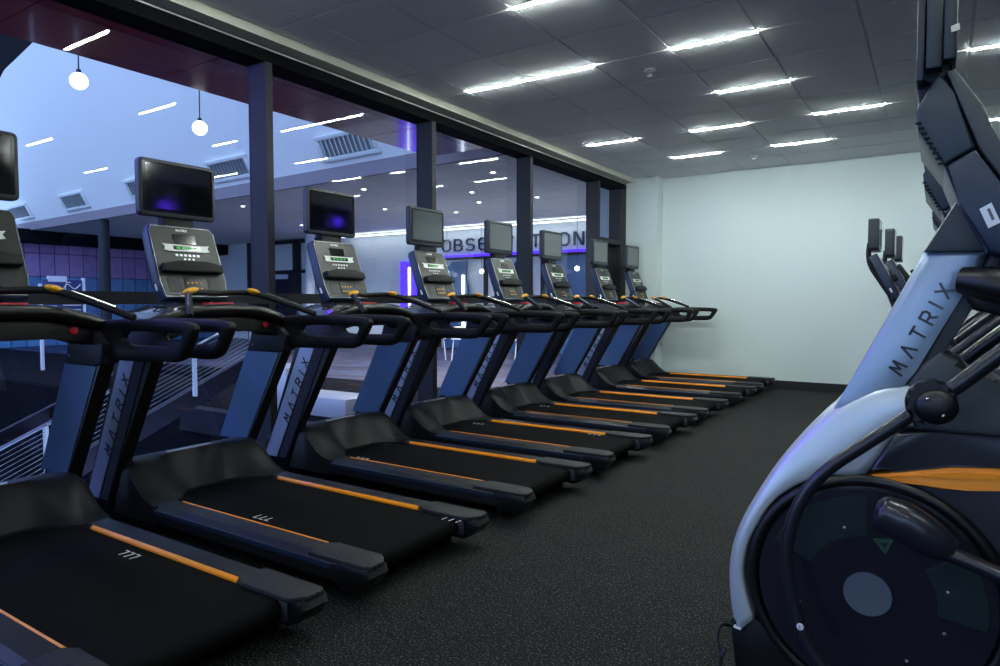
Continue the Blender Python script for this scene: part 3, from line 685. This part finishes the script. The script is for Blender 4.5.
        # side handle loop
        def loop_handle(b):
            O_ = [(-3.32, 1.00), (-3.31, 1.085), (-3.18, 1.106), (-2.95, 1.110), (-2.72, 1.106), (-2.615, 1.098), (-2.585, 1.082), (-2.592, 1.050), (-2.65, .965), (-2.69, .935), (-2.76, .924), (-3.0, .922), (-3.20, .915), (-3.31, .93)]
            I_ = [(-3.12, 1.02), (-3.105, 1.040), (-3.06, 1.050), (-2.90, 1.052), (-2.74, 1.050), (-2.685, 1.048), (-2.672, 1.042), (-2.672, 1.030), (-2.690, 1.004), (-2.705, .996), (-2.76, .992), (-2.90, .990), (-3.04, .990), (-3.10, 1.00)]
            b2 = bmesh.new(); n = 70
            def samp(pts): return smooth_closed([(p[0], 0, p[1]) for p in pts], 5)
            Oc, Ic = samp(O_), samp(I_); rings = []
            for po, pi in zip(Oc, Ic):
                c = (po + pi) / 2; e = (po - pi) / 2; L_ = e.length; ring = []
                for k in range(12):
                    a_ = 2 * PI * k / 12; cu = math.copysign(abs(math.cos(a_)) ** .7, math.cos(a_)); su = math.copysign(abs(math.sin(a_)) ** .7, math.sin(a_))
                    p = c + e * cu; yy = s * (.405 + .025 * min(1, max(0, (p.x + 3.3) / .3))) + .026 * su
                    ring.append(b2.verts.new((p.x, yy, p.z)))
                rings.append(ring)
            m_ = len(rings)
            for i in range(m_):
                for k in range(12): b2.faces.new((rings[i][k], rings[i][(k + 1) % 12], rings[(i + 1) % m_][(k + 1) % 12], rings[(i + 1) % m_][k]))
            bmesh.ops.recalc_face_normals(b2, faces=b2.faces); merge(b, b2)
        P('side_handle', 'blacks', loop_handle, root)
    # arched cross beam, dash tray
    cb = P('cross_beam', 'black', lambda b: tube(b, [(-3.30, -.42, 1.065), (-3.27, -.33, 1.10), (-3.26, -.18, 1.135), (-3.26, 0, 1.142), (-3.26, .18, 1.135), (-3.27, .33, 1.10), (-3.30, .42, 1.065)], .032, 14, 5))
    P('lower_beam', 'black', lambda b: prism(b, [(-.42, .98), (-.42, 1.06), (-.2, 1.12), (.2, 1.12), (.42, 1.06), (.42, .98), (.3, .99), (.2, 1.03), (-.2, 1.03), (-.3, .99)], -3.40, -3.28, .01, 2, 'x'))
    def dash(b):
        prism(b, [(-.34, 1.08), (-.32, 1.13), (-.20, 1.165), (.20, 1.165), (.32, 1.13), (.34, 1.08), (.2, 1.05), (-.2, 1.05)], -3.70, -3.33, .02, 3, 'x')
    da = P('dash_tray', 'dash', dash)
    P('cup_holder', 'blacks', lambda b: [tube(b, [(-3.47 + .042 * math.cos(a * PI / 4), sy * .24 + .042 * math.sin(a * PI / 4), 1.158) for a in range(8)], .006, 6, 3, True) for sy in (-1, 1)], da)
    P('safety_key', 'red', lambda b: prism(b, [(-3.42, -.04), (-3.37, -.055), (-3.34, -.02), (-3.34, .10), (-3.37, .13), (-3.42, .11)], 1.150, 1.182, .006, 2, 'z'), da)
    P('stop_button', 'red', lambda b: cyl(b, (-3.282, .27, 1.055), .018, .01, 'x', 16, .003), cb)
    # front grip bar
    gb = P('grip_bar', 'blacks', lambda b: tube(b, [(-2.98, -.385, 1.115), (-3.17, -.27, 1.195), (-3.28, -.20, 1.232), (-3.33, -.13, 1.237), (-3.36, 0, 1.232), (-3.33, .13, 1.237), (-3.28, .20, 1.232), (-3.17, .27, 1.195), (-2.98, .385, 1.115)], .0165, 12, 5))
    for s in (-1, 1):
        P('sensor_pad', 'yellow', lambda b: ball(b, (-3.275, s * .195, 1.243), .027, 1.1, 1.6, .6, Matrix.Rotation(-s * .3, 4, 'X')), gb)
        P('contact_strip', 'chrome', lambda b: tube(b, [(-3.22, s * .242, 1.234), (-3.05, s * .345, 1.163)], .0060, 8, 1), gb)
    # neck, console, tv
    P('console_neck', 'black', lambda b: prism(b, [(-3.72, 1.06), (-3.68, 1.34), (-3.60, 1.30), (-3.50, 1.10), (-3.46, 1.06)], -.10, .10, .01, 2))
    make_console(root, TO)
    make_tv(root, TO, -3.675, 0, 1.664, 1.985, .230, .05)
    P('screen_bracket', 'blacks', lambda b: prism(b, [(-3.76, 1.58), (-3.74, 1.75), (-3.70, 1.76), (-3.69, 1.67), (-3.68, 1.60)], -.09, .09, .006, 2))
    return root
def belt_mark(par, x, y, flip=1):
    bm = bmesh.new(); mt = frame_m((x - par.location.x, y - par.location.y, .1478), (flip, 0, 0), (0, flip, 0))
    lettering(bm, '777', .042, .0055, .0006, mt, .16, -.25); obj('belt_mark', bm, 'mark', par, False)
YT = [1.216, 2.25, 3.42, 4.50, 5.65, 6.735, 8.03, 9.135]
TL = ['nearest treadmill in the row, its black console cut off by the left edge', 'second nearest treadmill, wide console with a black screen, left of the first bronze mullion',
      'third treadmill from the camera, black screen with a purple spot, right of the first mullion', 'fourth treadmill from the camera, grey screen in front of the second mullion',
      'fifth treadmill from the camera, screen hiding the middle of the lobby lettering', 'sixth treadmill from the camera, screen left of the lobby letter N',
      'seventh treadmill from the camera, screen against the dark door post', 'farthest treadmill in the row, standing in the corner by the white wall']
t0 = make_treadmill(TL[0]); t0.location = (-3.0, YT[0], 0)
TR = [t0] + [dup(t0, (-3.0, y, 0), l) for y, l in zip(YT[1:], TL[1:])]
belt_mark(TR[0], -2.80, YT[0] + .195); belt_mark(TR[1], -2.64, YT[1] - .19, -1); belt_mark(TR[1], -1.965, YT[1] + .24)
belt_mark(TR[2], -3.22, YT[2] - .26); belt_mark(TR[3], -2.27, YT[3] + .235); belt_mark(TR[3], -3.3, YT[3] + .12); belt_mark(TR[4], -3.3, YT[4] + .12)

# ---------------------------------------------------------------- elliptical trainer
EO = (0, 2.0, 0)
def sc(p, y, y0=1.9):            # same sight line, other depth plane
    return (p[0] * y / y0, CAMH + (p[1] - CAMH) * y / y0)
def make_elliptical(label):
    root = thing('elliptical_trainer', label, 'exercise machine', EO, 'elliptical trainers on the right')
    P = lambda n, m, fn, par=root, sh=True: part(n, m, par, EO, fn, sh)
    YN, YFr = 1.90, 2.10
    cx, cz = -.125, .452
    # main dark housing
    def circ(r, n=40, a0=0, a1=360): return [(cx + r * math.cos(math.radians(a0 + (a1 - a0) * k / n)), cz + r * math.sin(math.radians(a0 + (a1 - a0) * k / n))) for k in range(n + 1)]
    body = P('housing', 'ebody', lambda b: prism(b, circ(.298, 30, 82, 262) + [(.10, .13), (.45, .14), (.50, .30), (.46, .60), (.36, .80), (.16, .86), (-.05, .86)], YN + .012, YFr - .012, .01, 2))
    # rim ring
    def ring(b):
        tube(b, [(cx + .284 * math.cos(a * PI / 12), YN + .005, cz + .284 * math.sin(a * PI / 12)) for a in range(24)], .016, 10, 2, True)
    P('rim', 'black', ring, body)
    dc = P('disc_cover', 'disc', lambda b: cyl(b, (cx, YN - .012, cz), .262, .03, 'y', 64, .006))
    P('hub_cap', 'hub', lambda b: (cyl(b, (cx - .003, YN - .018, cz), .054, .01, 'y', 40, .003)), dc)
    def sector(a0, a1, r0, r1):
        n = 10; return [(cx + r0 * math.cos(math.radians(a0 + (a1 - a0) * k / n)), cz + r0 * math.sin(math.radians(a0 + (a1 - a0) * k / n))) for k in range(n + 1)] + [(cx + r1 * math.cos(math.radians(a1 - (a1 - a0) * k / n)), cz + r1 * math.sin(math.radians(a1 - (a1 - a0) * k / n))) for k in range(n + 1)]
    for (a0, a1) in ((92, 158), (-8, 36)):
        P('disc_window', 'window', lambda b: prism(b, sector(a0, a1, .145, .245), YN - .014, YN - .010, .003, 1), dc)
    def tri(r): return [(-.095 + r * math.cos(a), .585 + r * math.sin(a)) for a in (-PI / 2 + .15, PI / 6 + .15, PI * 5 / 6 + .15)]
    P('warning_mark', 'grn', lambda b: prism(b, tri(.026), YN - .0135, YN - .0115), dc)
    P('warning_bolt', 'ebody', lambda b: prism(b, tri(.011), YN - .0145, YN - .013), dc)
    def screws(b):
        for a in (15, 110, 200, 300, 340): ball(b, (cx + .17 * math.cos(math.radians(a)), YN - .012, cz + .17 * math.sin(math.radians(a))), .004)
    P('disc_screw', 'edge', screws, dc)
    # silver shroud
    outer = [(-.02, .99), (-.10, .985), (-.152, .964), (-.226, .915), (-.315, .805), (-.384, .693), (-.445, .563), (-.466, .451), (-.458, .333), (-.441, .275)]
    inner = [(-.401, .312), (-.430, .419), (-.424, .503), (-.398, .572), (-.355, .648), (-.289, .705), (-.22, .735), (-.147, .746)]
    inner = inner + [(-.110, .80), (-.072, .862), (.0, .93)]
    def resamp(pts, n):
        c = catmull([(p[0], 0, p[1]) for p in pts], 8); L_ = [0]
        for a_, b_ in zip(c, c[1:]): L_.append(L_[-1] + (b_ - a_).length)
        out = []; j = 0
        for k in range(n + 1):
            t = L_[-1] * k / n
            while j < len(L_) - 2 and L_[j + 1] < t: j += 1
            out.append(c[j].lerp(c[j + 1], (t - L_[j]) / max(1e-9, L_[j + 1] - L_[j])))
        return out
    def shroud(b):
        n = 44; A = [Vector((p.x * 1.022, 0, CAMH + (p.z - CAMH) * 1.022)) for p in resamp(outer, n)]; B = resamp(inner[::-1], n); rings = []
        prof = [(0, .05), (.025, .028), (.09, .013), (.2, .006), (.38, -.001), (.6, -.003), (.88, -.004), (.96, -.001), (1, .008)]
        for p, q in zip(A, B):
            r1 = [p.lerp(q, t_) + Vector((0, YN + y_, 0)) for t_, y_ in prof]; r2 = [p.lerp(q, t_) + Vector((0, YFr - y_, 0)) for t_, y_ in prof[::-1]]
            rings.append([b.verts.new(v) for v in r1 + r2])
        m_ = len(rings[0])
        for r_, r2 in zip(rings, rings[1:]):
            for k in range(m_): b.faces.new((r_[k], r_[(k + 1) % m_], r2[(k + 1) % m_], r2[k]))
        b.faces.new(rings[0]); b.faces.new(rings[-1][::-1]); bmesh.ops.recalc_face_normals(b, faces=b.faces)
    sh_ = P('shroud', 'silver', shroud, root, False)
    for p_ in sh_.data.polygons: p_.use_smooth = True
    # fairing, lens, dome
    P('fairing', 'ebody', lambda b: prism(b, [(-.079, .865), (.0, .872), (.127, .874), (.40, .85), (.46, .80), (.30, .81), (.13, .806), (.04, .800), (-.075, .786), (-.139, .752)], YN - .004, YFr + .004, .012, 3), body)
    P('accent_lens', 'lens', lambda b: prism(b, [(-.141, .748), (-.07, .765), (.04, .793), (.13, .803), (.34, .79), (.40, .76), (.26, .755), (.13, .757), (.07, .742), (.02, .736), (-.015, .742), (-.075, .742)], YN - .002, YFr + .002, .006, 2), body)
    P('lens_fold', 'orange', lambda b: prism(b, [(-.10, .753), (-.02, .768), (.05, .784), (.13, .792), (.24, .79), (.13, .778), (.05, .768), (-.03, .762)], YN - .004, YN - .001), body)
    P('pivot_dome', 'collar', lambda b: prism(b, [(-.06, .985), (-.032, 1.035), (.01, 1.07), (.05, 1.05), (.10, .985), (.18, .93), (.24, .87), (-.04, .87)], YN + .01, YFr - .01, .02, 3), body)
    # base
    def base(b):
        prism(b, [(-.47, .29), (-.40, .32), (-.30, .23), (-.1, .15), (.45, .13), (.50, .06), (-.35, .06), (-.45, .12)], YN + .01, YFr - .01, .01, 2)
        box(b, -.40, 1.45, 1.95, 2.05, .03, .10, .01); box(b, -.46, -.36, 1.66, 2.34, .025, .075, .01); box(b, 1.38, 1.46, 1.66, 2.34, .025, .075, .01)
        for x in (-.41, 1.42):
            for y in (1.70, 2.30): cyl(b, (x, y, 0), .025, .03, 'z', 12)
    P('base_frame', 'black', base)
    # mast
    ms = P('mast', 'silver2', lambda b: prism(b, [(-.027, 1.312), (.108, 1.308), (.045, 1.19), (-.042, 1.01), (-.10, .90), (-.235, .885), (-.202, .94)], YN + .012, YFr - .012, .022, 4))
    P('mast_spine', 'collar', lambda b: prism(b, [(.108, 1.308), (.135, 1.308), (.075, 1.18), (-.012, 1.0), (-.042, 1.01), (.045, 1.19)], YN + .02, YFr - .02, .008, 2), ms)
    d = Vector((.117, 0, .212)).normalized(); bm = bmesh.new()
    d = Vector((.435, 0, .90)); lettering(bm, 'MATRIX', .031, .0058, .002, frame_m((-.069, YN + .0115, 1.004), d, Vector((0, -1, 0)).cross(d)), .60, .10)
    bmesh.ops.translate(bm, verts=bm.verts, vec=-Vector(EO)); obj('lettering', bm, 'ebody', ms, False)
    P('mast_collar', 'collar', lambda b: prism(b, [(-.030, 1.305), (.034, 1.425), (.07, 1.47), (.20, 1.36), (.16, 1.30)], YN - .006, YFr + .006, .008, 2), ms)
    # console (near side at 1.81)
    K = lambda *q: [sc(p, 1.81) for p in q]
    C1 = K((-.054, 1.640), (-.048, 1.59), (.006, 1.506), (.066, 1.540), (.02, 1.672), (-.003, 1.722), (-.018, 1.712))
    C2 = K((.006, 1.503), (.037, 1.418), (.095, 1.30), (.17, 1.27), (.20, 1.32), (.066, 1.537))
    cs = P('console', 'cside', lambda b: prism(b, C1, 1.81, 2.19, .007, 3))
    P('console_lower', 'csl', lambda b: prism(b, C2, 1.81, 2.19, .007, 3), cs)
    P('console_face', 'collar', lambda b: prism(b, K((.004, 1.722), (.022, 1.725), (.078, 1.632), (.112, 1.526), (.21, 1.36), (.20, 1.325), (.073, 1.535)), 1.805, 2.195, .006, 2), cs)
    def ribs(b):
        for k in range(9):
            t = k / 8; q = K((-.050 + .048 * t, 1.610 - .10 * t))[0]; box(b, q[0] - .004, q[0] + .008, 1.802, 1.812, q[1] - .003, q[1] + .001)
    P('cooling_ribs', 'gloss', ribs, cs)
    q = K((.076, 1.398), (.098, 1.411), (.116, 1.365), (.094, 1.353))
    P('serial_label', 'label', lambda b: prism(b, q, 1.8065, 1.811), cs)
    q2 = K((.090, 1.396), (.095, 1.399), (.105, 1.373), (.100, 1.370))
    P('label_print', 'hub', lambda b: prism(b, q2, 1.8055, 1.8068), cs)
    # tv
    T = lambda x0, x1, z0, z1: (*[v for v in (x0 * 1.79 / 1.9, x1 * 1.79 / 1.9)], CAMH + (z0 - CAMH) * 1.79 / 1.9, CAMH + (z1 - CAMH) * 1.79 / 1.9)
    def tvf(b):
        a = T(-.056, -.040, 1.71, 2.07); box(b, a[0], a[1], 1.79, 2.21, a[2], a[3], .004)
        a = T(-.038, -.004, 1.735, 2.07); box(b, a[0], a[1], 1.79, 2.21, a[2], a[3], .006)
    tv = P('screen_housing', 'tvb', tvf)
    a1 = T(-.003, .024, 1.75, 2.07); P('screen_front', 'tvb', lambda b: box(b, a1[0], a1[1], 1.79, 2.21, a1[2], a1[3], .006), tv)
    P('screen', 'screen', lambda b: box(b, a1[1] - .001, a1[1] + .001, 1.82, 2.18, a1[2] + .03, a1[3] - .03), tv)
    q3 = [sc(p, 1.79) for p in ((.011, 1.823), (.027, 1.828), (.029, 1.813), (.012, 1.809))]
    P('yellow_sticker', 'soffit', lambda b: prism(b, q3, 1.7865, 1.7905), tv)
    P('screen_bracket', 'gloss', lambda b: prism(b, K((-.045, 1.715), (-.040, 1.76), (.018, 1.79), (.016, 1.735), (.004, 1.72), (-.018, 1.70)), 1.83, 2.17, .004, 1), tv)
    P('screen_arm', 'dsteel', lambda b: prism(b, K((-.056, 1.72), (-.030, 1.715), (-.012, 1.71), (-.036, 1.66), (-.048, 1.66)), 1.86, 2.14, .004, 1), tv)
    # fixed handle
    P('fixed_handle', 'black', lambda b: (tube(b, [(.045, 1.86, 1.235), (.10, 1.84, 1.225), (.18, 1.82, 1.205), (.30, 1.80, 1.22)], [.03, .04, .038, .02], 14, 5), prism(b, [(.04, 1.22), (.07, 1.17), (.13, 1.15), (.2, 1.18), (.2, 1.22)], 1.86, 2.14, .01, 2)))
    # moving arms, both sides
    for s in (-1, 1):
        y = 2.0 + s * .23
        arm = P('swing_arm', 'ebody', lambda b: tube(b, [(-.006, y, .968), (-.045, y, .928), (-.138, y, .847), (-.200, y, .792), (-.248, y, .733), (-.283, y, .655), (-.299, y, .559), (-.287, y, .466), (-.268, y, .390), (-.235, y, .323), (-.20, y, .28)], .0155, 14, 5))
        P('upper_arm', 'ebody', lambda b: tube(b, [(.0, y, .965), (.05, y, 1.01), (.114, y, 1.073), (.30, y, 1.25), (.36, y, 1.40), (.35, y, 1.55)], [.017, .018, .018, .02, .021, .021], 14, 5), arm)
        P('pivot_cap', 'black', lambda b: (cyl(b, (-.006, y - .028, .962), .05, .056, 'y', 36, .01)), arm)
        P('pivot_knob', 'black', lambda b: ball(b, (.004, y + s * .028, .955), .042, 1, .4, .92), arm)
        P('pivot_bolt', 'chrome', lambda b: (ball(b, (-.012, y + s * .040, .973), .0045), ball(b, (.018, y + s * .040, .938), .0045)), arm)
        P('arm_badge', 'label', lambda b: cyl(b, (-.262, y + s * .015, .387) if s > 0 else (-.262, y - .019, .387), .008, .004, 'y', 20), arm)
        bm = bmesh.new()
        if s < 0:
            lettering(bm, 'L', .007, .0015, .0006, frame_m((-.264, y - .0192, .3835), (1, 0, 0), (0, 0, 1)))
            bmesh.ops.translate(bm, verts=bm.verts, vec=-Vector(EO)); obj('badge_letter', bm, 'ebody', arm, False)
        else: bm.free()
        # crank link and pedal
        P('crank_link', 'ebody', lambda b: (tube(b, [(-.110, y, .702), (-.095, y, .697), (-.055, y, .682), (-.015, y, .662), (.02, y, .643), (.045, y, .632)], [.022, .043, .049, .046, .038, .024], 16, 5, sy=.7)))
        P('link_bar', 'ebody', lambda b: tube(b, [(.03, y, .628), (.127, y, .598), (.6, y, .44), (.95, y, .30)], [.018, .018, .02], 12, 5))
        P('pedal', 'black', lambda b: prism(b, [(.55, .47), (.56, .50), (.60, .515), (.90, .40), (.93, .36), (.90, .33)], y - .065, y + .065, .01, 2))
    # power cord with metal tips
    P('power_cord', 'black', lambda b: tube(b, [(-.44, 1.99, .22), (-.47, 1.93, .26), (-.49, 1.90, .27), (-.495, 1.88, .24), (-.48, 1.87, .19), (-.50, 1.86, .10), (-.52, 1.9, .02)], .005, 8, 5))
    P('cord_tip', 'chrome', lambda b: (tube(b, [(-.455, 1.90, .275), (-.435, 1.90, .272)], .006, 8, 1), tube(b, [(-.478, 1.868, .20), (-.470, 1.868, .225)], .006, 8, 1)))
    return root
e0 = make_elliptical('nearest silver elliptical trainer with a big dark disc and orange accent, at the right edge')
dup(e0, (0, 2.90, 0), 'elliptical trainer directly behind the nearest one, its console edge peeking out')
dup(e0, (0.02, 4.05, 0), 'elliptical trainer third from the camera, mostly hidden behind the two before it')

# ---------------------------------------------------------------- far exercise bikes
BO = (0, 7.0, 0)
def make_bike(label):
    root = thing('exercise_bike', label, 'exercise machine', BO, 'exercise bikes by the back wall')
    P = lambda n, m, fn, par=root, sh=True: part(n, m, par, BO, fn, sh)
    dx = 3.14
    make_tv(root, BO, -.445, 7.0, 1.645, 1.925, .20, .085)
    P('screen_arm', 'black', lambda b: tube(b, [(-.53, 7.0, 1.72), (-.535, 7.0, 1.60), (-.51, 7.0, 1.50), (-.44, 7.0, 1.38), (-.36, 7.0, 1.25)], .022, 10, 5))
    make_console(root, BO, 'csl', -.27, -.46, 1.235, 1.62, .16, 7.0)
    P('mast', 'dsteel', lambda b: prism(b, [(-.42, 1.36), (-.33, 1.30), (-.10, .80), (.0, .45), (-.14, .45), (-.24, .85)], 6.95, 7.05, .015, 2))
    P('handlebar', 'blacks', lambda b: [tube(b, [(-.26, 7.0 + s * .04, 1.18), (-.20, 7.0 + s * .2, 1.25), (-.20, 7 + s * .24, 1.36), (-.29, 7 + s * .22, 1.50)], .018, 10, 4) for s in (-1, 1)])
    P('body_housing', 'ebody', lambda b: prism(b, [(p.x, p.z) for p in smooth_closed([(-.30, 0, .30), (-.18, 0, .58), (.05, 0, .66), (.32, 0, .55), (.42, 0, .28), (.2, 0, .14), (-.15, 0, .14)], 4)], 6.92, 7.08, .02, 3))
    P('seat_post', 'dsteel', lambda b: tube(b, [(.25, 7, .5), (.45, 7, .95)], .03, 10, 1))
    P('saddle', 'blacks', lambda b: prism(b, [(.30, 6.97), (.30, 7.03), (.50, 7.10), (.60, 7.11), (.62, 7.0), (.60, 6.89), (.50, 6.90)], .94, 1.0, .02, 3, 'z'))
    P('base_frame', 'black', lambda b: (box(b, -.30, .62, 6.96, 7.04, .03, .12, .01), box(b, -.34, -.26, 6.75, 7.25, 0, .06, .01), box(b, .56, .64, 6.75, 7.25, 0, .06, .01)))
    for s in (-1, 1):
        cr = P('crank', 'chrome', lambda b: tube(b, [(.05, 7 + s * .10, .36), (.05 + s * .15, 7 + s * .11, .33)], .012, 8, 1))
        P('pedal', 'black', lambda b: box(b, .0 + s * .15, .10 + s * .15, 7 + s * .17 - .05, 7 + s * .17 + .05, .31, .34, .006), cr)
    return root
b0 = make_bike('exercise bike with the largest visible screen, first in the row near the white wall')
dup(b0, (0.07, 8.05, 0), 'exercise bike with the middle of three thin screens near the white wall')
dup(b0, (0.10, 8.95, 0), 'exercise bike with the smallest of three thin screens, closest to the white wall')
